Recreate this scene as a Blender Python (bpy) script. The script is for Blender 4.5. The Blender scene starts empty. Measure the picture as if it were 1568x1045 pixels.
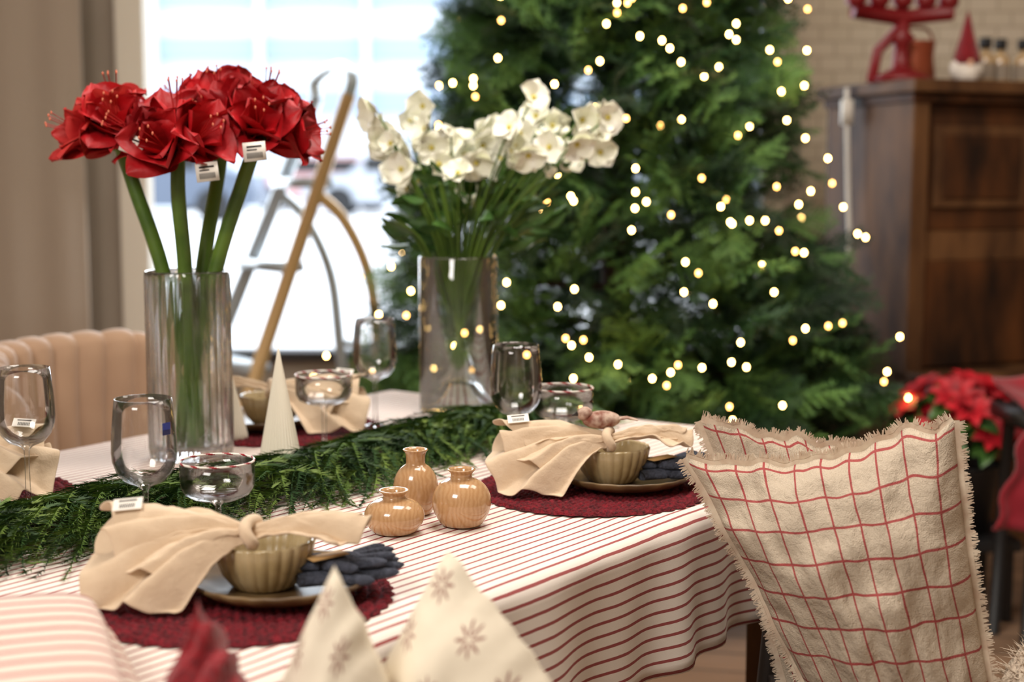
import bpy, math, random
import numpy as np
from mathutils import Vector, Matrix, noise
random.seed(7); rng=np.random.default_rng(7)
pi=math.pi
S=bpy.context.scene
# ---------------------------------------------------------------- helpers
def lin(c):
    return tuple(((x/255)/12.92 if x/255<=.04045 else ((x/255+.055)/1.055)**2.4) for x in c)
class NT:
    def __init__(s,name):
        s.m=bpy.data.materials.new(name); s.m.use_nodes=True
        s.t=s.m.node_tree; s.n=s.t.nodes; s.b=s.n['Principled BSDF']; s.o=s.n['Material Output']
    def new(s,t,**k):
        x=s.n.new(t)
        for a,b in k.items(): setattr(x,a,b)
        return x
    def l(s,a,b): s.t.links.new(a,b)
    def math(s,op,a,b=None,c=None):
        x=s.new('ShaderNodeMath',operation=op)
        for i,v in enumerate((a,b,c)):
            if v is None: continue
            if isinstance(v,(int,float)): x.inputs[i].default_value=v
            else: s.l(v,x.inputs[i])
        return x.outputs[0]
    def mix(s,f,a,b):
        x=s.new('ShaderNodeMix',data_type='RGBA')
        for sock,v in ((x.inputs[0],f),(x.inputs[6],a),(x.inputs[7],b)):
            if isinstance(v,(int,float)): sock.default_value=v
            elif isinstance(v,tuple): sock.default_value=(*v[:3],1)
            else: s.l(v,sock)
        return x.outputs[2]
    def noise(s,scale,detail=3,vec=None,coord='Object'):
        x=s.new('ShaderNodeTexNoise'); x.inputs['Scale'].default_value=scale; x.inputs['Detail'].default_value=detail
        if vec is None:
            tc=s.new('ShaderNodeTexCoord'); vec=tc.outputs[coord]
        s.l(vec,x.inputs['Vector']); return x.outputs['Fac']
    def bump(s,h,strength,dist=.002):
        x=s.new('ShaderNodeBump'); x.inputs['Strength'].default_value=strength; x.inputs['Distance'].default_value=dist
        s.l(h,x.inputs['Height']); s.l(x.outputs[0],s.b.inputs['Normal'])
def mat(name,col,rough=.6,metal=0,col2=None,ns=8,bump=0,bs=60,bd=.002,emit=0,sheen=0,coat=0,trans=0,sss=0):
    q=NT(name); c=lin(col); q.b.inputs['Base Color'].default_value=(*c,1)
    q.b.inputs['Roughness'].default_value=rough; q.b.inputs['Metallic'].default_value=metal
    if col2 is not None:
        f=q.noise(ns); r=q.new('ShaderNodeMapRange'); q.l(f,r.inputs[0]); r.inputs[1].default_value=.35; r.inputs[2].default_value=.65
        q.l(q.mix(r.outputs[0],c,lin(col2)),q.b.inputs['Base Color'])
    if bump: q.bump(q.noise(bs,4),bump,bd)
    if emit:
        q.b.inputs['Emission Color'].default_value=(*c,1); q.b.inputs['Emission Strength'].default_value=emit
    if sheen: q.b.inputs['Sheen Weight'].default_value=sheen
    if coat: q.b.inputs['Coat Weight'].default_value=coat
    if trans: q.b.inputs['Transmission Weight'].default_value=trans
    if sss:
        q.b.inputs['Subsurface Weight'].default_value=sss; q.b.inputs['Subsurface Scale'].default_value=.01
    return q.m
class MB:
    def __init__(s): s.v=[];s.f=[];s.m=[];s.uv=[]
    def add(s,VF,mi=0,M=None,UV=None):
        V,F=VF; o=len(s.v)
        if M is not None: V=[tuple(M@Vector(p)) for p in V]
        s.v.extend([tuple(p) for p in V]); s.f.extend([tuple(i+o for i in f) for f in F])
        s.m.extend(mi if isinstance(mi,list) else [mi]*len(F))
        s.uv.extend(UV if UV is not None else [(0,0)]*len(V))
    def build(s,name,mats,parent=None,smooth=True,M=None,solid=0,sub=0,bevel=0,off=0):
        me=bpy.data.meshes.new(name); me.from_pydata(s.v,[],s.f)
        if not isinstance(mats,(list,tuple)): mats=[mats]
        for m in mats: me.materials.append(m)
        me.polygons.foreach_set('material_index',s.m)
        me.polygons.foreach_set('use_smooth',[smooth]*len(s.f))
        ul=me.uv_layers.new(name='UVMap')
        li=np.zeros(len(me.loops),dtype=np.int32); me.loops.foreach_get('vertex_index',li)
        ul.data.foreach_set('uv',np.array(s.uv,dtype=np.float32)[li].ravel())
        me.update()
        ob=bpy.data.objects.new(name,me); S.collection.objects.link(ob)
        if M is not None: ob.matrix_world=M
        if parent is not None: ob.parent=parent
        if solid:
            d=ob.modifiers.new('s','SOLIDIFY'); d.thickness=solid; d.offset=off
        if bevel:
            d=ob.modifiers.new('b','BEVEL'); d.width=bevel; d.segments=2; d.limit_method='ANGLE'
        if sub:
            d=ob.modifiers.new('u','SUBSURF'); d.levels=sub; d.render_levels=sub
        return ob
def grid(fn,nu,nv,closed_u=False,uvf=None):
    V=[]
    for j in range(nv+1):
        for i in range(nu if closed_u else nu+1):
            V.append(fn(i/nu,j/nv))
    w=nu if closed_u else nu+1; F=[]
    for j in range(nv):
        for i in range(nu):
            a=j*w+i; b=j*w+(i+1)%w; F.append((a,b,b+w,a+w))
    return V,F
def lathe(prof,seg=48,mod=None,cap0=False,cap1=False):
    V=[];n=len(prof)
    for i,(r,z) in enumerate(prof):
        for k in range(seg):
            a=2*pi*k/seg; rr=r*(mod(a,i/(n-1)) if mod else 1)
            V.append((rr*math.cos(a),rr*math.sin(a),z))
    F=[]
    for i in range(n-1):
        for k in range(seg):
            a=i*seg+k;b=i*seg+(k+1)%seg; F.append((a,b,b+seg,a+seg))
    return V,F
def spline(pts,n):
    P=[Vector(p) for p in pts]; P=[2*P[0]-P[1]]+P+[2*P[-1]-P[-2]]; out=[]
    m=len(P)-3
    for i in range(n+1):
        t=i/n*m; k=min(int(t),m-1); t-=k; a,b,c,d=P[k:k+4]
        out.append(.5*((2*b)+(c-a)*t+(2*a-5*b+4*c-d)*t*t+(3*b-a-3*c+d)*t**3))
    return out
def tube(pts,rad,seg=8,flat=1.0,closed=False):
    P=[Vector(p) for p in pts]; n=len(P); V=[];prev=None
    if not isinstance(rad,(list,tuple)): rad=[rad]*n
    for i,p in enumerate(P):
        if closed: d=(P[(i+1)%n]-P[i-1])
        else: d=P[min(i+1,n-1)]-P[max(i-1,0)]
        d.normalize()
        ref=Vector((0,0,1)) if abs(d.z)<.95 else Vector((1,0,0))
        if prev is None: x=d.cross(ref).normalized()
        else:
            x=(prev-d*prev.dot(d)).normalized()
        prev=x; y=x.cross(d)
        for k in range(seg):
            a=2*pi*k/seg; V.append(tuple(p+x*(math.cos(a)*rad[i])+y*(math.sin(a)*rad[i]*flat)))
    F=[]
    for i in range(n if closed else n-1):
        j=(i+1)%n
        for k in range(seg):
            F.append((i*seg+k,i*seg+(k+1)%seg,j*seg+(k+1)%seg,j*seg+k))
    if not closed:
        F.append(tuple(range(seg))); F.append(tuple((n-1)*seg+k for k in range(seg))[::-1])
    return V,F
def box(c,s,rz=0):
    V=[];cx,cy,cz=c;a,b,h=s[0]/2,s[1]/2,s[2]/2; co,si=math.cos(rz),math.sin(rz)
    for z in(-h,h):
        for x,y in((-a,-b),(a,-b),(a,b),(-a,b)): V.append((cx+x*co-y*si,cy+x*si+y*co,cz+z))
    return V,[(3,2,1,0),(4,5,6,7),(0,1,5,4),(1,2,6,5),(2,3,7,6),(3,0,4,7)]
def ell(c,r,seg=16,rings=10):
    V=[];
    for j in range(rings+1):
        t=pi*j/rings
        for i in range(seg):
            a=2*pi*i/seg; V.append((c[0]+r[0]*math.sin(t)*math.cos(a),c[1]+r[1]*math.sin(t)*math.sin(a),c[2]-r[2]*math.cos(t)))
    F=[]
    for j in range(rings):
        for i in range(seg):
            a=j*seg+i;b=j*seg+(i+1)%seg;F.append((a,b,b+seg,a+seg))
    return V,F
def orient(pos,d,roll=0,scale=1):
    d=Vector(d).normalized(); q=d.to_track_quat('Z','Y')
    return Matrix.Translation(pos)@q.to_matrix().to_4x4()@Matrix.Rotation(roll,4,'Z')@Matrix.Scale(scale,4)
def T(x,y,z,rz=0,sx=1):
    return Matrix.Translation((x,y,z))@Matrix.Rotation(rz,4,'Z')@Matrix.Diagonal((sx,1,1,1))
def petal(L,W,a0,a1,cup=.15,tip=.8,nu=5,nv=8,ruf=0,ph=0,rc=0):
    prof=[(0,0)];r=z=0
    for j in range(nv):
        a=a0+(a1-a0)*((j+.5)/nv)**1.5; r+=math.sin(a)*L/nv; z+=math.cos(a)*L/nv; prof.append((r,z))
    def fn(u,v):
        j=round(v*nv); r,z=prof[j]; w=(2*u-1)
        wd=W*.5*(math.sin(pi*min(1,(.08+.92*v))**tip)**.7 if v<1 else 0.02)
        a=a0+(a1-a0)*v
        h=cup*wd*w*w*2+ruf*math.sin(7*v+ph+w*3)*abs(w)*v - (rc*W*math.exp(-(w*5)**2)*v*(1-v)*2 if rc else 0)
        return (r-math.cos(a)*h, w*wd, z+math.sin(a)*h)
    return grid(fn,nu,nv)
# ---------------------------------------------------------------- materials
def glassmat(name,tint=(1,1,1),edge=.85,base=.05,rough=.0,real=0):
    q=NT(name); q.n.remove(q.b)
    lw=q.new('ShaderNodeLayerWeight'); lw.inputs[0].default_value=.35
    p=q.math('POWER',lw.outputs['Facing'],3.0)
    tr=q.new('ShaderNodeBsdfTransparent'); q.l(q.mix(p,tint,tuple(edge*t for t in tint)),tr.inputs[0])
    gl=q.new('ShaderNodeBsdfGlossy'); gl.inputs['Roughness'].default_value=rough
    fr=q.new('ShaderNodeFresnel'); fr.inputs[0].default_value=1.42
    f=q.math('ADD',q.math('MULTIPLY',fr.outputs[0],.8),base-.03)
    mx=q.new('ShaderNodeMixShader'); q.l(f,mx.inputs[0]); q.l(tr.outputs[0],mx.inputs[1]); q.l(gl.outputs[0],mx.inputs[2])
    out=mx.outputs[0]
    if real:
        g=q.new('ShaderNodeBsdfGlass'); g.inputs['IOR'].default_value=1.45; g.inputs['Roughness'].default_value=.0
        m2=q.new('ShaderNodeMixShader'); m2.inputs[0].default_value=real; q.l(out,m2.inputs[1]); q.l(g.outputs[0],m2.inputs[2]); out=m2.outputs[0]
    q.l(out,q.o.inputs[0]); return q.m
GLASS=glassmat('clear_glass',edge=.9)
GLASSF=glassmat('fluted_glass',(.98,.99,.99),edge=.80,base=.06,real=.62)
GLASSC=glassmat('vase_glass',(.98,.995,.99),edge=.88,base=.07)
def stripes(name,base,red,freq,width,axis='Y',rough=.85):
    q=NT(name); uv=q.new('ShaderNodeTexCoord'); sp=q.new('ShaderNodeSeparateXYZ'); q.l(uv.outputs['UV'],sp.inputs[0])
    nz=q.noise(900,2,uv.outputs['UV'])
    c=q.math('ADD',sp.outputs[axis],q.math('MULTIPLY',q.noise(14,2,uv.outputs['UV']),.003))
    f=q.math('FRACT',q.math('MULTIPLY',c,freq)); m=q.math('LESS_THAN',f,width)
    col=q.mix(m,lin(base),lin(red)); col=q.mix(q.math('MULTIPLY',nz,.2),col,lin((232,214,198)))
    q.l(col,q.b.inputs['Base Color']); q.b.inputs['Roughness'].default_value=rough; q.bump(nz,.25,.001)
    return q.m
CLOTH=stripes('striped_linen',(236,227,217),(146,28,40),58,.24)
CLOTH2=stripes('striped_linen_folded',(218,202,188),(160,60,66),34,.26)
def plaidmat():
    q=NT('plaid_linen'); uv=q.new('ShaderNodeTexCoord'); sp=q.new('ShaderNodeSeparateXYZ'); q.l(uv.outputs['UV'],sp.inputs[0])
    wob=q.math('MULTIPLY',q.noise(5,2,uv.outputs['UV']),.03)
    def ln(s,fr,w,o=0.):
        return q.math('LESS_THAN',q.math('FRACT',q.math('ADD',q.math('MULTIPLY',q.math('ADD',s,wob),fr),o)),w)
    m=q.math('MAXIMUM',ln(sp.outputs[0],9.3,.075,.35),ln(sp.outputs[1],9.6,.075,.5))
    nz=q.noise(260,3,uv.outputs['UV'])
    b=q.mix(nz,lin((178,160,138)),lin((216,201,180)))
    c=q.mix(q.math('MULTIPLY',m,.88),b,lin((158,26,40)))
    q.l(c,q.b.inputs['Base Color']); q.b.inputs['Roughness'].default_value=.9
    h=q.math('ADD',q.math('MULTIPLY',nz,.12),q.math('ADD',q.noise(8,5,uv.outputs['UV']),q.math('MULTIPLY',q.noise(22,3,uv.outputs['UV']),.25))); q.bump(h,1.0,.018); return q.m
PLAID=plaidmat()
def flakemat():
    q=NT('snowflake_cotton'); uv=q.new('ShaderNodeTexCoord'); mp=q.new('ShaderNodeMapping'); mp.inputs['Scale'].default_value=(4.6,4.6,1); mp.inputs['Location'].default_value=(.15,.3,0)
    q.l(uv.outputs['UV'],mp.inputs[0]); sp=q.new('ShaderNodeSeparateXYZ'); q.l(mp.outputs[0],sp.inputs[0])
    x=q.math('SUBTRACT',q.math('FRACT',sp.outputs[0]),.5); y=q.math('SUBTRACT',q.math('FRACT',sp.outputs[1]),.5)
    r=q.math('SQRT',q.math('ADD',q.math('MULTIPLY',x,x),q.math('MULTIPLY',y,y)))
    a=q.math('ARCTAN2',y,x); p=q.math('POWER',q.math('ABSOLUTE',q.math('COSINE',q.math('MULTIPLY',a,4))),2.5)
    m=q.math('LESS_THAN',r,q.math('MULTIPLY',p,.26)); m2=q.math('GREATER_THAN',r,.05)
    q.l(q.mix(q.math('MULTIPLY',q.math('MULTIPLY',m,m2),.85),lin((228,217,196)),lin((126,54,50))),q.b.inputs['Base Color'])
    q.b.inputs['Roughness'].default_value=.9; q.bump(q.noise(9,4),.5,.01); return q.m
FLAKE=flakemat()
def linenmat():
    q=NT('beige_linen'); n=q.noise(30); q.l(q.mix(n,lin((200,174,144)),lin((222,200,172))),q.b.inputs['Base Color']); q.b.inputs['Roughness'].default_value=.9
    q.b.inputs['Sheen Weight'].default_value=.2
    h=q.math('ADD',q.math('MULTIPLY',q.noise(420,2),.12),q.noise(38,4)); q.bump(h,.6,.005); return q.m
BEIGE=linenmat()
REDC=mat('crochet_red',(132,10,30),.95,col2=(70,2,14),ns=150,bump=1,bs=240,bd=.008)
REDK=mat('red_knit',(150,12,28),.95,col2=(110,4,18),ns=120,bump=.9,bs=160,bd=.006,sheen=.3)
BOWL=mat('stoneware_beige',(188,168,130),.25,col2=(158,138,98),ns=25,coat=.3)
PLATE=mat('stoneware_brown',(122,98,62),.5,col2=(84,62,36),ns=18,coat=.04)
def veined():
    q=NT('crackled_tan_glaze')
    w=q.new('ShaderNodeTexWave'); w.inputs['Scale'].default_value=55; w.inputs['Distortion'].default_value=8; w.inputs['Detail'].default_value=4
    tc=q.new('ShaderNodeTexCoord'); q.l(tc.outputs['Object'],w.inputs['Vector'])
    q.l(q.mix(q.math('MULTIPLY',w.outputs['Fac'],.4),lin((178,136,94)),lin((202,166,124))),q.b.inputs['Base Color'])
    q.b.inputs['Roughness'].default_value=.16; q.b.inputs['Coat Weight'].default_value=.35; return q.m
VASEM=veined()
GLOVE=mat('grey_wool',(74,78,92),.95,col2=(52,56,68),ns=160,bump=1,bs=300,bd=.004)
KRAFT=mat('kraft_paper',(190,150,95),.8)
PAPER=mat('white_paper',(232,226,216),.7)
INK=mat('black_ink',(40,38,40),.6)
PETR=mat('amaryllis_red',(188,4,18),.55,col2=(144,0,10),ns=16,bump=.4,bs=70,bd=.004)
PETR2=mat('amaryllis_coral',(204,54,48),.55,col2=(178,20,26),ns=16,bump=.4,bs=70,bd=.004)
STEM=mat('stem_green',(96,126,42),.4,col2=(62,92,30),ns=12)
LEAF=mat('leaf_green',(46,84,34),.45,col2=(78,116,48),ns=25)
YEL=mat('stamen_yellow',(206,190,90),.6)
ANTH=mat('anther_pink',(220,120,90),.6)
WHT=mat('petal_white',(252,250,238),.5,col2=(246,246,222),ns=30)
GARL=mat('cedar_green',(56,88,38),.6,col2=(28,56,24),ns=14)
GARL2=mat('cedar_green_light',(120,144,64),.6,col2=(78,108,44),ns=14)
FIR=mat('fir_green',(38,76,34),.65,col2=(12,38,20),ns=7)
FIR2=mat('fir_green_light',(98,138,66),.65,col2=(50,90,42),ns=7)
BARK=mat('bark',(60,42,30),.9)
def woodmat(name,c1,c2,scale=3,rough=.55):
    q=NT(name); tc=q.new('ShaderNodeTexCoord'); mp=q.new('ShaderNodeMapping'); mp.inputs['Scale'].default_value=(3,3,1.0); q.l(tc.outputs['Object'],mp.inputs[0])
    n=q.noise(scale,6,mp.outputs[0]); r=q.new('ShaderNodeMapRange'); q.l(n,r.inputs[0]); r.inputs[1].default_value=.35; r.inputs[2].default_value=.7
    q.l(q.mix(r.outputs[0],lin(c1),lin(c2)),q.b.inputs['Base Color']); q.b.inputs['Roughness'].default_value=rough
    q.b.inputs['Specular IOR Level'].default_value=.25; return q.m
WOOD=woodmat('walnut_dark',(32,18,10),(96,56,26),2.5); WOODL=woodmat('walnut_mid',(58,36,22),(116,80,48),2.5)
DARK=mat('dark_wood',(34,26,22),.5)
VELV=mat('tan_velvet',(172,140,112),.8,col2=(156,124,98),ns=4,sheen=.25)
BRASS=mat('ladder_brass',(196,160,110),.45,metal=.2); ALU=mat('ladder_aluminium',(160,166,170),.4,metal=.35)
REDM=mat('red_enamel',(120,14,22),.4); COPPER=mat('copper',(156,78,50),.4,metal=.5)
BLACK=mat('black_metal',(24,24,26),.5)
def ledmat(n,c,s):
    q=NT(n); q.b.inputs['Base Color'].default_value=(1,.8,.5,1); q.b.inputs['Emission Color'].default_value=(*c,1); q.b.inputs['Emission Strength'].default_value=s; return q.m
LIGHTM=ledmat('warm_led',(1,.60,.19),38); LIGHTM2=ledmat('warm_led_dim',(1,.50,.12),14)
# ---------------------------------------------------------------- room
def wallmat(name,c,c2=None): return mat(name,c,.85,col2=c2,ns=2,bump=.1,bs=40)
WALLM=wallmat('taupe_paint',(172,158,142),(162,148,132))
def tilemat():
    q=NT('cream_wall_tile'); tc=q.new('ShaderNodeTexCoord'); mp=q.new('ShaderNodeMapping'); mp.inputs['Rotation'].default_value=(pi/2,0,0); q.l(tc.outputs['Object'],mp.inputs[0])
    b=q.new('ShaderNodeTexBrick'); q.l(mp.outputs[0],b.inputs['Vector']); b.inputs['Scale'].default_value=4.4
    b.inputs['Color1'].default_value=(*lin((228,214,194)),1); b.inputs['Color2'].default_value=(*lin((222,208,186)),1); b.inputs['Mortar'].default_value=(*lin((198,182,160)),1); b.inputs['Mortar Size'].default_value=.02
    q.l(b.outputs[0],q.b.inputs['Base Color']); q.b.inputs['Roughness'].default_value=.5; return q.m
TILE=tilemat()
def floormat():
    q=NT('floor_planks'); tc=q.new('ShaderNodeTexCoord'); mp=q.new('ShaderNodeMapping'); mp.inputs['Rotation'].default_value=(0,0,.2); q.l(tc.outputs['Object'],mp.inputs[0])
    b=q.new('ShaderNodeTexBrick'); q.l(mp.outputs[0],b.inputs['Vector']); b.inputs['Scale'].default_value=1; b.inputs['Brick Width'].default_value=1.6; b.inputs['Row Height'].default_value=.14; b.inputs['Mortar Size'].default_value=.008
    b.inputs['Color1'].default_value=(*lin((156,122,96)),1); b.inputs['Color2'].default_value=(*lin((116,86,66)),1); b.inputs['Mortar'].default_value=(*lin((50,34,26)),1)
    m2=q.new('ShaderNodeMapping'); m2.inputs['Rotation'].default_value=(0,0,.2); m2.inputs['Scale'].default_value=(1,14,1); q.l(tc.outputs['Object'],m2.inputs[0])
    n=q.noise(4,5,m2.outputs[0]); q.l(q.mix(q.math('MULTIPLY',n,.5),b.outputs[0],lin((196,166,140))),q.b.inputs['Base Color']); q.b.inputs['Roughness'].default_value=.45; return q.m
FLOORM=floormat(); WHITEP=mat('white_paint',(226,216,200),.6)
X0,X1,Y0,Y1,H=-3.2,3.2,-1.6,5.6,3.1
def slab(name,c,s,m):
    b=MB(); b.add(box(c,s)); return b.build(name,m,smooth=False)
slab('floor',((X0+X1)/2,(Y0+Y1)/2,-.05),(X1-X0+.4,Y1-Y0+.4,.1),FLOORM)
slab('ceiling',((X0+X1)/2,(Y0+Y1)/2,H+.05),(X1-X0+.4,Y1-Y0+.4,.1),WHITEP)
slab('wall_left',(X0-.05,(Y0+Y1)/2,H/2),(.1,Y1-Y0,H),WALLM)
slab('wall_right',(X1+.05,(Y0+Y1)/2,H/2),(.1,Y1-Y0,H),WALLM)
slab('wall_front',(0,Y0-.05,H/2),(X1-X0,.1,H),WHITEP)
wl,wr,wb,wt=-1.52,1.06,.52,2.75
b=MB(); b.add(box(((X0+wl)/2,Y1+.05,H/2),(wl-X0,.1,H)),0); b.add(box(((wl+wr)/2,Y1+.05,wb/2),(wr-wl,.1,wb)),0)
b.add(box(((wl+wr)/2,Y1+.05,(H+wt)/2),(wr-wl,.1,H-wt)),0); b.add(box(((wr+X1)/2,Y1+.05,H/2),(X1-wr,.1,H)),1)
b.build('wall_back',[WALLM,TILE],smooth=False)
b=MB(); fr=.09
b.add(box((wl+.055,Y1-.02,(wb+wt)/2),(.11,.1,wt-wb)),0); b.add(box((wr-fr/2,Y1-.02,(wb+wt)/2),(fr,.1,wt-wb)),0)
b.add(box(((wl+wr)/2,Y1-.02,wt-fr/2),(wr-wl,.1,fr)),0); b.add(box(((wl+wr)/2,Y1-.02,wb+.02),(wr-wl,.12,.04)),1); b.add(box((.45,Y1-.02,(wb+wt)/2),(.05,.06,wt-wb)),1)
b.build('window_1',[WHITEP,DARK],smooth=False,bevel=.006)
b=MB(); b.add(box((0,Y1-.01,.05),(X1-X0,.02,.1))); b.build('baseboard_back',WHITEP,smooth=False)
b=MB()
def cf(u,v): return (-3.1+1.49*u, 5.40+.007*math.sin(u*52)+.004*math.sin(u*23), .03+2.95*v)
b.add(grid(cf,150,4)); b.build('curtain',mat('taupe_curtain',(168,152,136),.9,sheen=.2),solid=.006)
# ---------------------------------------------------------------- outside
SNOW=mat('snow',(250,250,252),.9,col2=(238,242,248),ns=.4)
b=MB(); b.add(box((0,32,.25),(90,52,.3))); b.build('snowy_ground',SNOW,smooth=False)
FAC=mat('facade_blue',(158,176,198),.7); FAC2=mat('facade_light',(214,222,232),.6)
b=MB(); b.add(box((-4,46,6),(60,4,12)),1)
for z in (3.4,5.0,6.6,8.2): b.add(box((-4,43.9,z+.2),(60,.3,.6)),0)
for k in range(18): b.add(box((-30+3.2*k,43.6,5.6),(.2,.3,8)),1)
b.build('office_building',[FAC,FAC2],smooth=False)
def car(x,y,col,s=1):
    b=MB(); pr=[(-2.1,.3),(-2.15,.75),(-1.9,.9),(-1.1,.98),(-.55,1.42),(.9,1.45),(1.5,1.0),(2.05,.9),(2.15,.5),(2.1,.3)]
    V=[(p[0],-.85,p[1]) for p in pr]+[(p[0],.85,p[1]) for p in pr]; n=len(pr)
    F=[tuple(range(n)),tuple(range(n,2*n))[::-1]]+[(i,(i+1)%n,(i+1)%n+n,i+n)[::-1] for i in range(n)]
    b.add((V,F),0)
    b.add(box((.15,-.86,1.18),(1.7,.04,.3)),1)
    for wx in(-1.3,1.3):
        for wy in(-.8,.8): b.add(lathe([(.001,-.1),(.33,-.1),(.33,.1),(.001,.1)],20),1,Matrix.Translation((wx,wy,.33))@Matrix.Rotation(pi/2,4,'X'))
    b.build('parked_car',[mat('car_paint',col,.3,coat=.5),BLACK],smooth=False,M=T(x,y,.4))
car(-7.2,29,(80,92,112)); car(-5.0,38,(190,150,150)); car(-2.6,33,(170,176,186)); car(-9.8,38,(130,100,100))
# ---------------------------------------------------------------- table
C=Vector((.636,2.51,0)); u1=Vector((.5948,.8039,0)); u2=Vector((-.8039,.5948,0))
ang=math.atan2(u1.y,u1.x); LEN,WID=2.15,1.13; TZ=.75
MT=Matrix.Translation(C)@Matrix.Rotation(ang,4,'Z')
b=MB(); b.add(box((-LEN/2,WID/2,TZ-.027),(LEN-.03,WID-.03,.04)))
for x in(-.12,-LEN+.12):
    for y in(.12,WID-.12): b.add(box((x,y,(TZ-.05)/2),(.07,.07,TZ-.05)))
b.add(box((-LEN/2,WID/2,TZ-.09),(LEN-.3,WID-.3,.07)))
b.build('dining_table',WOODL,smooth=False,M=MT,bevel=.004)
D=.21
def fold(p,lo,hi):
    if p>hi: e=p-hi; s=1
    elif p<lo: e=lo-p; s=-1
    else: return p,0,0
    R=.018; L=R*pi/2
    if e<L:
        a=e/R; return (hi if s>0 else lo)+s*R*math.sin(a), R*(1-math.cos(a)), s
    return (hi if s>0 else lo)+s*(R+(e-L)*.05), R+(e-L)*.998, s
b=MB(); NP,NQ=190,110; V=[];UV=[]
for j in range(NQ+1):
    for i in range(NP+1):
        p=-LEN-D+(LEN+2*D)*i/NP; q=-D+(WID+2*D)*j/NQ
        x,dx,sx=fold(p,-LEN,0); y,dy,sy=fold(q,0,WID)
        z=TZ+.004
        if dx>0 and dy>0:
            m=min(dx,dy); x+=sx*m*.25; y+=sy*m*.25
        drop=max(dx,dy); z-=drop
        nz=noise.noise(Vector((p*5,q*5,0)))*.0025
        if drop<.01: z+=max(nz,-.0015)
        else:
            w=drop/.2
            if dy>0: y+=sy*w*(.012*math.sin(p*17+1)+.009*math.sin(p*41+math.sin(p*9))+nz*3)
            if dx>0: x+=sx*w*(.012*math.sin(q*19)+.007*math.sin(q*43))
        V.append((x,y,z)); UV.append((p,q+.5))
F=[]
for j in range(NQ):
    for i in range(NP):
        a=j*(NP+1)+i; F.append((a,a+1,a+NP+2,a+NP+1))
b.add((V,F),0,None,UV); b.build('striped_tablecloth',CLOTH,M=MT,solid=.0015,off=1)
TOP=TZ+.0065
# ---------------------------------------------------------------- place settings
def placemat(x,y):
    b=MB(); R=.175; NR=13
    def fn(u,v):
        a=u*2*pi; r=R*v*(1+.030*abs(math.sin(a*22))*(v**8))
        rg=v*NR; k=int(rg); ph=rg-k; nst=max(6,int(7*(k+1)))
        if nst>84: nst=84
        st=abs(math.sin(a*nst/2+(k%2)*pi/2))
        z=.002+.0050*(math.sin(pi*ph)**.7)*(.3+.7*st)
        if v>.985: z=.001
        return (r*math.cos(a),r*math.sin(a),z)
    b.add(grid(fn,360,104,closed_u=True)); b.build('crochet_placemat',REDC,M=T(x,y,TOP))
def plate(x,y):
    pr=[(.001,.006),(.05,.006),(.07,.008),(.088,.014),(.100,.021),(.104,.022),(.105,.019),(.09,.008),(.07,.002),(.06,0),(.001,0)]
    b=MB(); b.add(lathe(pr,110,lambda a,t:1+.012*math.cos(a*22)*(1 if .3<t<.75 else 0))); b.build('stoneware_plate',PLATE,M=T(x,y,TOP+.007))
def bowl(x,y):
    pr=[(.001,.004),(.028,.006),(.041,.017),(.049,.036),(.0525,.052),(.055,.055),(.0565,.052),(.053,.034),(.046,.016),(.036,.003),(.032,0),(.001,0)]
    b=MB(); b.add(lathe(pr,192,lambda a,t:1+.035*abs(math.sin(a*12))*(1 if t>.35 else .5))); b.build('scalloped_bowl',BOWL,M=T(x,y,TOP+.0138))
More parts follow.
